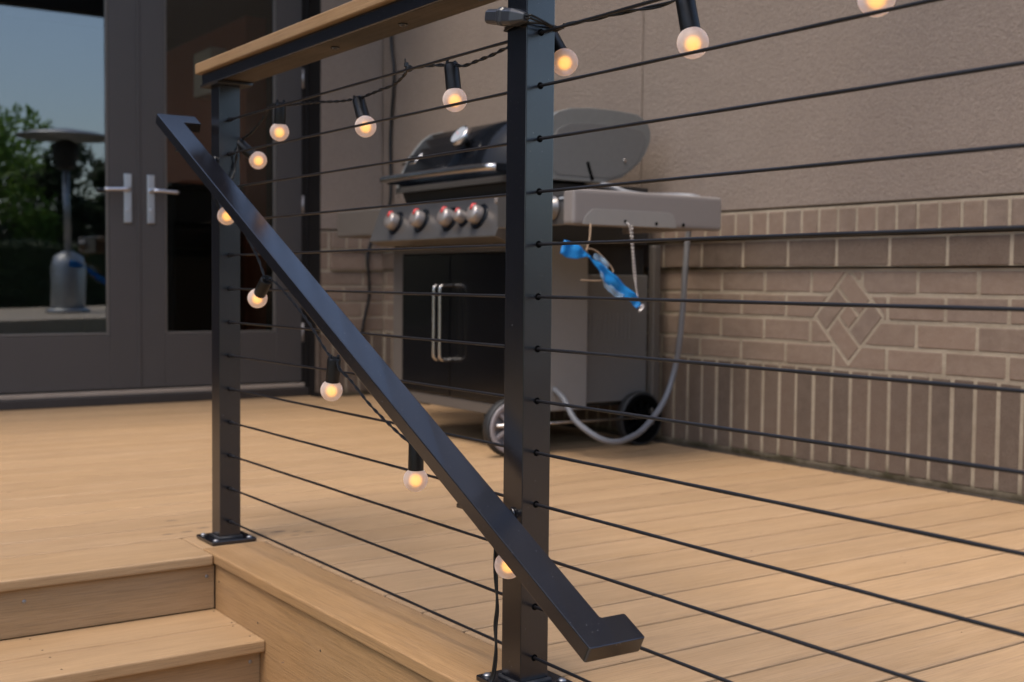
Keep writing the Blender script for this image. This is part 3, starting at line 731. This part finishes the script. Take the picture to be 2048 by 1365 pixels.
ib = box(X0+.021, X1-.055, 1.93, 1.95, .15, .74); box(X0+.021, X1-.06, Y0+.05, 1.93, .15, .17, bm=ib); box(X1-.13, X1-.056, 1.65, 1.93, .60, .742, bm=ib)
obj('cabinet_back', ib, M['dark'], gr)
lb = box(X1-.045, X1-.012, Y0+.0, Y0+.035, .10, .1275); box(-2.74, -2.66, 1.72, 1.78, .085, .1275, bm=lb); box(X0+.1, X1-.1, Y0+.05, Y0+.08, .118, .127, bm=lb)
obj('caster_bracket', lb, M['rubber'], gr)
obj('axle_rod', tube([(X1+.008, 1.25, .112), (X1+.008, 1.92, .104)], .0055, 8), M['steel'], gr)
def wheel(x, y, r, mat):
    o = obj('wheel', lathe([(r*.86, -.016), (r*.97, -.018), (r, -.010), (r, .010), (r*.97, .018), (r*.86, .016)], (x, y, r), (1, 0, 0), 36, ring=True), M['rubber'], gr)
    rm = lathe([(r*.64, -.006), (r*.84, -.010), (r*.90, .017), (r*.86, .021), (r*.68, .014), (r*.64, .004)], (x, y, r), (1, 0, 0), 36, ring=True)
    lathe([(r*.7, -.012), (r*.7, -.009)], (x, y, r), (1, 0, 0), 24, bm=rm)
    lathe([(.022, -.015), (.022, .018), (.014, .024), (.004, .024)], (x, y, r), (1, 0, 0), 18, bm=rm)
    for k in range(9):
        a = 2*math.pi*k/9; q = bmesh.new()
        bmesh.ops.create_cube(q, size=1, matrix=Matrix.Translation((x+.006, y, r)) @ Matrix.Rotation(a, 4, 'X') @ Matrix.Translation((0, 0, r*.40)) @ Matrix.Diagonal((.014, .013, r*.56, 1)))
        bmesh.ops.bevel(q, geom=list(q.edges), offset=.002, segments=1, affect='EDGES'); merge(rm, q)
    obj('rim', rm, mat, o)
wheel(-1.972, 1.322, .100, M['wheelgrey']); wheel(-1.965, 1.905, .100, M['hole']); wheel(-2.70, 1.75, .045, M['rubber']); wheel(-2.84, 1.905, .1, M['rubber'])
# cook box and lid
obj('cook_box', prism([(1.43, .742), (1.95, .742), (1.95, .955), (1.37, .955), (1.41, .86)], 0, X0+.03, X1-.03, .006), M['dark'], gr)
prof = [(1.352, .962), (1.362, 1.00), (1.378, 1.04), (1.402, 1.087), (1.432, 1.130), (1.468, 1.170), (1.505, 1.196), (1.56, 1.212), (1.65, 1.220), (1.76, 1.221), (1.86, 1.215), (1.905, 1.195), (1.923, 1.158), (1.922, 1.125), (1.905, 1.085), (1.875, 1.045), (1.83, 1.01), (1.79, .985), (1.70, .962)]
lid = obj('lid', prism(prof, 0, X0+.035, X1-.030), M['enamel'], gr)
for f in lid.data.polygons: f.use_smooth = len(f.vertices) == 4
def grow(pr, k):
    c_ = Vector((sum(p[0] for p in pr)/len(pr), sum(p[1] for p in pr)/len(pr))); return [tuple(c_+(Vector(p)-c_)*k) for p in pr]
for a, b in ((X0+.018, X0+.0345), (X1-.0295, X1)):
    e = obj('lid_end_cap', prism(grow(prof, 1.015), 0, a, b, .003, seg=2), M['cast'], gr)
    if b == X1:
        ins = [(1.45, 1.02), (1.47, 1.09), (1.50, 1.135), (1.55, 1.160), (1.65, 1.168), (1.80, 1.168), (1.885, 1.160), (1.905, 1.13), (1.89, 1.09), (1.86, 1.04), (1.81, 1.0), (1.74, .978), (1.5, .978)]
        obj('cap_inset', prism(ins, 0, X1+.0005, X1+.0022, .0008), M['capgrey'], e)
        obj('vent_slot', tube(smooth_path([(X1+.0022, 1.6324, 1.030), (X1+.0022, 1.640, 1.006), (X1+.0022, 1.656, .968)], 5), .0062, 8), M['hole'], e)
        obj('rivet', lathe([(.008, 0), (.006, .004)], (X1+.002, 1.803, 1.045), (1, 0, 0), 12), M['steel'], e)
obj('lid_trim', box(X0+.0355, X1-.031, 1.338, 1.35, .950, .972, .002), M['steelpanel'], gr)
# lid handle: bowed steel bar on two brackets
hp = [(-2.80, 1.285, 1.000), (-2.77, 1.262, .999), (-2.6, 1.252, .998), (-2.4, 1.248, .997), (-2.2, 1.252, .996), (-2.04, 1.262, .995), (-2.01, 1.285, .995)]
obj('lid_handle', tube(smooth_path(hp, 6), .0135, 14), M['steel'], gr)
for x in (-2.78, -2.03): obj('handle_bracket', box(x-.012, x+.012, 1.285, 1.372, .982, 1.012, .003), M['enamel'], gr)
# thermometer
tn = Vector((0, -.80, .60)).normalized(); tc = Vector((-2.40, 1.418, 1.118))
th = obj('thermometer', lathe([(.014, -.01), (.014, .022), (.040, .026), (.045, .030), (.045, .052), (.040, .056), (.037, .053)], tc, tn, 30), M['steel'], gr)
obj('dial', lathe([(.0365, .0535), (.0365, .0545)], tc, tn, 30), M['dial'], th)
obj('needle', tube([tuple(tc+tn*.056), tuple(tc+tn*.056+Vector((-.02, .0, .0))+tn.cross(Vector((1, 0, 0)))*.012)], .0012, 5), M['red'], th)
# badge frame on the lid
bc = Vector((-2.765, 1.3905, 1.083)); bu = Vector((1, 0, 0)); bv = Vector((0, .5, .866)); bn = Vector((0, -.87, .5))
bd = bmesh.new(); q = [(-.062, -.020), (-.048, .017), (.062, .020), (.040, -.022)]
tube([tuple(bc+bu*x+bv*y+bn*.006) for x, y in q+[q[0]]], .0032, 6, bd)
obj('badge', bd, M['chrome'], gr)
# control panel
cp = [(1.248, .757), (1.298, .738), (1.42, .738), (1.42, .897), (1.302, .897)]
obj('control_panel', prism(cp, 0, X0-.015, X1-.012, .003, seg=2), M['steelpanel'], gr)
pn = Vector((0, -.933, .36)).normalized()
for x, z, r in ((-2.69, .826, .0335), (-2.495, .828, .0335), (-2.292, .826, .0335), (-2.194, .826, .0235), (-2.098, .829, .0335)):
    y = 1.248+(z-.757)*(1.302-1.248)/(.897-.757); o = Vector((x, y, z))
    bz = obj('knob_bezel', lathe([(r*1.45, 0), (r*1.4, .003), (r*1.2, .005)], o, pn, 26), M['enamel'], gr)
    kb = obj('knob', lathe([(r*.95, .006), (r, .010), (r*.93, .036), (r*.85, .041), (r*.3, .043), (.001, .043)], o, pn, 26), M['knob'], gr)
    upv = Vector((1, 0, 0)).cross(pn).normalized(); upv = upv if upv.z > 0 else -upv
    obj('indicator', tube([tuple(o+pn*.0425+upv*r*.25), tuple(o+pn*.0415+upv*r*.80), tuple(o+pn*.030+upv*r*.97)], r*.17, 6), M['red'], kb)
# side shelves
sh = box(-1.505, -1.45, 1.19, 1.81, .7765, .8875, .014, seg=3); box(X1+.03, -1.50, 1.215, 1.80, .862, .8865, .004, bm=sh); box(X1+.03, -1.51, 1.77, 1.80, .78, .865, .004, bm=sh)
# sculpted recess: a thicker lower lip pushed back
shelf = obj('side_shelf', sh, M['shelf'], gr, label='right side shelf with tool hooks')
obj('shelf_front', box(X1+.075, -1.5055, 1.2, 1.214, .7785, .8865, .002), M['steelpanel'], shelf)
ledge = rounded([(1.262, .7825), (1.262, .835), (1.60, .835), (1.60, .7825)], (1, 2), .03, 6)
def band():
    b = bmesh.new(); return b
obj('hook_ledge', prism([(1.225, .779), (1.235, .803), (1.262, .826), (1.275, .8275), (1.575, .8275), (1.592, .82), (1.60, .803), (1.605, .779)], 0, -1.449, -1.4475, .0006), M['greypaint'], shelf)
for y, z in ((1.4005-.008, .7925), (1.520, .7900), (1.635, .7900)):
    obj('tool_hole', lathe([(.0062, 0), (.0062, .0006)], (-1.4478, y, z), (1, 0, 0), 12), M['hole'], shelf)
kb = obj('burner_knob', lathe([(.038, .001), (.036, .005), (.030, .006), (.029, .034), (.012, .038)], (-1.566, 1.199, .832), (0, -1, 0), 24), M['steelpanel'], shelf)
obj('name_badge', box(-1.535, -1.4555-.055+.055-.012, 1.1975, 1.1995, .851, .8685, .0006), M['plastic'], shelf)
obj('badge_lettering', box(-1.531, -1.495, 1.1965, 1.1974, .8565, .8635, .0003), M['dial'], shelf)
s2 = box(-3.26, X0-.016, 1.30, 1.80, .785, .895, .008, seg=2)
obj('side_shelf', s2, M['frontpaint'], gr, label='left side shelf, darker, against the brick')
# hose over the shelf and down the back
hz = thing('gas_hose', (-1.8, 1.9, 0), 'grey rubber hose lying over the grill shelf and looping to the floor', 'hose')
hpts = [(-1.96, 1.70, .955), (-1.93, 1.735, .945), (-1.88, 1.75, .925), (-1.80, 1.77, .910), (-1.72, 1.79, .905), (-1.65, 1.81, .902), (-1.61, 1.845, .895), (-1.62, 1.89, .875), (-1.68, 1.93, .84), (-1.74, 1.95, .81), (-1.769, 1.955, .78), (-1.778, 1.95, .65), (-1.785, 1.95, .54), (-1.80, 1.95, .40), (-1.825, 1.95, .288), (-1.825, 1.90, .175), (-1.79, 1.78, .09), (-1.76, 1.68, .062), (-1.745, 1.60, .057), (-1.765, 1.54, .078), (-1.83, 1.50, .13), (-1.90, 1.50, .20), (-1.99, 1.50, .24)]
obj('hose_tube', tube(smooth_path(hpts, 8), .0108, 12), M['hose'], hz)
# beads and film hanging from the shelf end
ch = thing('ball_chain', (-1.44, 1.42, .6), 'silver ball chain hanging doubled from the first tool hole of the grill shelf', 'chain')
for pts in ([(-1.446, 1.3935, .7905), (-1.438, 1.402, .775), (-1.438, 1.414, .70), (-1.438, 1.4225, .6267), (-1.438, 1.4375, .565), (-1.436, 1.4452, .5276)],
            [(-1.446, 1.418, .782), (-1.444, 1.424, .70), (-1.443, 1.4333, .6268), (-1.443, 1.4396, .5582), (-1.440, 1.4500, .5276)]):
    PP = smooth_path(pts, 14); cb = bmesh.new(); acc = 0; last = PP[0]
    for p in PP[1:]:
        acc += (p-last).length; last = p
        if acc > .0062:
            acc = 0; lathe([(.0001, -.0032), (.0022, -.0023), (.0032, 0), (.0022, .0023), (.0001, .0032)], p, (0, 0, 1), 8, bm=cb)
    tube(PP, .0012, 5, cb); obj('chain_strand', cb, M['chain'], ch)
obj('clasp', tube(smooth_path([(-1.436, 1.4452, .5276), (-1.434, 1.4577, .5340), (-1.434, 1.4600, .5270), (-1.434, 1.4520, .5200), (-1.436, 1.4430, .5130)], 5), .0032, 8), M['chain'], ch)
tw = thing('twine', (-1.43, 1.25, .7), 'tan twine loop tied under the grill shelf, holding the blue film', 'twine')
obj('twine_strand', twin(smooth_path([(-1.445, 1.2531, .780), (-1.432, 1.2400, .735), (-1.43, 1.2262, .698)], 8), r=.0017, sep=.0015, pitch=.012), M['twine'], tw)
obj('twine_strand', tube(smooth_path([(-1.432, 1.232, .705), (-1.445, 1.2650, .703), (-1.45, 1.2923, .6921), (-1.45, 1.318, .671), (-1.448, 1.3411, .6482), (-1.444, 1.3438, .6333)], 6), .0022, 6), M['twine'], tw)
obj('twine_strand', tube(smooth_path([(-1.455, 1.2276, .6098), (-1.455, 1.25, .6090), (-1.46, 1.2700, .6082), (-1.45, 1.3081, .6086)], 6), .0020, 6), M['twine'], tw)
bag = thing('plastic_strip', (-1.43, 1.28, .62), 'twisted strip of bright blue plastic film hanging below the grill shelf', 'plastic strip')
def ribbon(L, Rr, mat, name, amp=.0016, n=26):
    b = bmesh.new(); A = smooth_path(L, 5); B = smooth_path(Rr, 5); rows_ = []
    k = 7
    for i in range(len(A)):
        row = []
        for j in range(k):
            t = j/(k-1); p = A[i].lerp(B[i], t); w = (A[i]-B[i]).length
            p = p + Vector((amp*math.sin(t*9+i*.55)*min(1, w/.03)+.004*math.sin(i*.9), 0, 0)); row.append(b.verts.new(p))
        rows_.append(row)
    for r0, r1 in zip(rows_, rows_[1:]):
        for j in range(k-1): f = b.faces.new((r0[j], r0[j+1], r1[j+1], r1[j])); f.smooth = True
    o = obj(name, b, mat, bag); m = o.modifiers.new('thick', 'SOLIDIFY'); m.thickness = .0005; return o
X = -1.425
ribbon([(X, 1.1382, .7275), (X, 1.1700, .7215), (X, 1.2050, .7080), (X, 1.2270, .6880)], [(X, 1.1229, .6885), (X, 1.1480, .6770), (X, 1.1900, .6730), (X, 1.2240, .6800)], M['film'], 'film_flap')
ribbon([(X, 1.2270, .6880), (X, 1.2500, .6740), (X, 1.2900, .6560), (X, 1.3350, .6250), (X, 1.3860, .5900), (X, 1.4287, .5600), (X, 1.4400, .5330)],
       [(X, 1.2240, .6800), (X, 1.2480, .6660), (X, 1.2740, .6330), (X, 1.3030, .5990), (X, 1.3550, .5650), (X, 1.4050, .5400), (X, 1.4200, .5220)], M['film'], 'film_tail')
ribbon([(X+.002, 1.2740, .6400), (X+.002, 1.2980, .6130), (X+.002, 1.3330, .5860), (X+.002, 1.3700, .5650)], [(X+.002, 1.2780, .6200), (X+.002, 1.2970, .5900), (X+.002, 1.3300, .5600), (X+.002, 1.3525, .5500)], M['film2'], 'clear_flap', .003)
ribbon([(X-.012, 1.2600, .6900), (X-.012, 1.2900, .6860), (X-.012, 1.3200, .6600)], [(X-.012, 1.2600, .6750), (X-.012, 1.2900, .6560), (X-.012, 1.3150, .6400)], M['film2'], 'clear_flap', .003)

# black cord hanging down the corner of the walls
wc = thing('hanging_cable', (-4.1, 2.0, 1), 'black cable hanging down the stucco corner behind the grill', 'cable')
obj('cord_run', tube(smooth_path([(-4.06, 2.015, 2.9), (-4.075, 2.012, 2.2), (-4.0763, 2.01, 1.84), (-4.045, 2.01, 1.656), (-4.085, 2.012, 1.35), (-4.070, 2.005, 1.02), (-4.12, 1.985, .90), (-4.165, 1.95, .815), (-4.165, 1.925, .72), (-4.165, 1.935, .6), (-4.17, 1.935, .50), (-4.178, 1.905, .34), (-4.17, 1.91, .15), (-4.10, 1.95, .012), (-3.6, 1.97, .008)], 8), .0080, 8), M['cord'], wc)

# ------------------------------------------------------------------ things in the yard that the left pane mirrors
ter = thing('terrace', (9, 3, 0), kind='structure')
obj('terrace_slab', box(3.1, 8.6, .8, 9, GZ, .17, .01), M['stone'], ter)
ht = thing('patio_heater', (5.25, 2.60, .17), 'silver mushroom patio heater standing on the terrace, mirrored in the left pane', 'patio heater')
hx, hy = 5.25, 2.60
obj('heater_base', lathe([(.26, .0), (.27, .03), (.24, .06)], (hx, hy, .17), (0, 0, 1), 28), M['skirt'], ht)
obj('tank_housing', lathe([(.20, .06), (.21, .10), (.21, .58), (.17, .70), (.05, .76)], (hx, hy, .17), (0, 0, 1), 28), M['skirt'], ht)
obj('heater_pole', lathe([(.04, .76), (.04, 1.75)], (hx, hy, .17), (0, 0, 1), 14), M['skirt'], ht)
obj('burner_head', lathe([(.08, 1.75), (.14, 1.80), (.12, 1.86), (.15, 1.90), (.17, 2.06), (.05, 2.12)], (hx, hy, .17), (0, 0, 1), 22), M['dark'], ht)
obj('reflector', lathe([(.02, 2.27), (.12, 2.255), (.44, 2.20), (.60, 2.155), (.60, 2.145), (.42, 2.18), (.1, 2.23), (.02, 2.24)], (hx, hy, .17), (0, 0, 1), 36), M['skirt'], ht)
def leaves(bm, n, size, rnd):
    for _ in range(n):
        c_ = rnd(); d = Vector((random.gauss(0, 1), random.gauss(0, 1), random.gauss(0, 1))).normalized(); e = d.orthogonal().normalized(); s = size*random.uniform(.6, 1.3)
        v = [bm.verts.new(c_+p) for p in (-d*s, e*s*.45, d*s, -e*s*.45)]; bm.faces.new(v)
    return bm
def hedge(x0, x1, y0, y1, z1, label):
    hd_ = thing('hedge', ((x0+x1)/2, (y0+y1)/2, .17), label, 'hedge')
    b = bmesh.new()
    def rn():
        f = random.random(); x = random.uniform(x0, x1); y = random.uniform(y0, y1); z = random.uniform(.1, z1)
        if f < .5: x = x0+abs(random.gauss(0, .06))
        elif f < .8: z = z1-abs(random.gauss(0, .06))+.05*math.sin(y*5)
        return Vector((x, y, z))
    leaves(b, 9000, .05, rn); obj('foliage', b, M['leafd'], hd_)
    obj('hedge_core', box(x0+.08, x1-.08, y0, y1, -.4, z1-.08), M['leafd'], hd_)
hedge(8.8, 9.7, 0.3, 8.5, 1.12, 'long clipped dark hedge behind the patio heater')
def tree(x, y, z0, ht_, r, zc, mat, label, n=5200, size=.085, sc=1.0, trunk=.07):
    t_ = thing('tree', (x, y, z0), label, 'tree'); cs = []
    for _ in range(16):
        a = random.uniform(0, 6.28); rr = r*math.sqrt(random.random())*.8; cs.append((Vector((x+rr*math.cos(a), y+rr*math.sin(a), zc+random.uniform(-1, 1)*(ht_-zc)*.75)), r*random.uniform(.22, .45)))
    tb_ = tube(smooth_path([(x, y, z0), (x+.05, y-.04, z0+(zc-z0)*.5), (x, y+.03, zc)], 4), trunk, 8, rad=[trunk*(1-.05*i) for i in range(9)])
    for c_, q in cs[:8]: tube([(x, y, z0+(zc-z0)*.6), tuple(c_)], trunk*.25, 5, tb_)
    obj('trunk', tb_, M['bark'], t_)
    b = bmesh.new()
    def rn():
        c_, q = random.choice(cs); d = Vector((random.gauss(0, 1), random.gauss(0, 1), random.gauss(0, 1))).normalized()*q*random.uniform(.5, 1.1); d.z *= .8; return c_+d
    leaves(b, n, size, rn); obj('crown', b, mat, t_)
tree(11.2, 2.6, GZ, 3.3, 1.5, 1.9, M['leaf'], 'bright green broadleaf tree beyond the hedge, left of the heater')
tree(10.6, 4.3, GZ, 2.9, 1.0, 1.7, M['leafd'], 'dark dense tree beyond the hedge, behind the heater')
tree(11.8, 5.9, GZ, 4.1, 1.0, 2.4, M['leafd'], 'tall slender dark tree beyond the hedge, right of the heater', n=3600)
tree(13.5, 3.8, GZ, 2.6, 2.2, 1.3, M['leafd'], 'low spreading tree farthest beyond the hedge', n=6000)
tree(12.0, .6, GZ, 3.8, 1.6, 2.0, M['leaf'], 'bright green bushy tree at the end of the hedge')
# unseen trees added to the side to shade the low sky
for i, (x, y) in enumerate(((-1, -13), (4, -14), (9, -11), (13, -6), (14, -1))):
    tree(x, y, GZ, 5.2, 2.6, 2.7, M['leafd'], ('unseen dark tree added to shade the low sky, farthest along the side', 'second unseen dark tree added along the side to shade the low sky', 'unseen dark tree added in the side corner to shade the low sky', 'unseen dark tree added behind the camera to shade the low sky', 'unseen dark tree added beyond the lawn to shade the low sky, nearest the hedge')[i], n=5000, size=.16)

# bits of leaf and grit lying on the boards
lit = bmesh.new()
for i in range(90):
    x = random.uniform(-4.0, .6); y = random.uniform(-.3, 1.98) if x > -1.2 else random.uniform(-1.4, 1.98)
    if i % 3 == 0: y = 2.0-abs(random.gauss(0, .06))
    a = random.uniform(0, 3.14); l = random.uniform(.002, .0055); w = l*random.uniform(.25, .6); c_ = Vector((x, y, .0012))
    d = Vector((math.cos(a), math.sin(a), 0)); e = Vector((-d.y, d.x, random.uniform(-.3, .3)))
    top_ = [lit.verts.new(c_+p) for p in (-d*l, e*w, d*l+Vector((0, 0, .001)), -e*w)]; lit.faces.new(top_)
lo_ = obj('leaf_litter', lit, flat('dry_leaf_bits', (.09, .045, .02), .8, grain=.5), kind='stuff'); lo_['label'] = 'tiny dry leaf bits scattered on the deck boards'
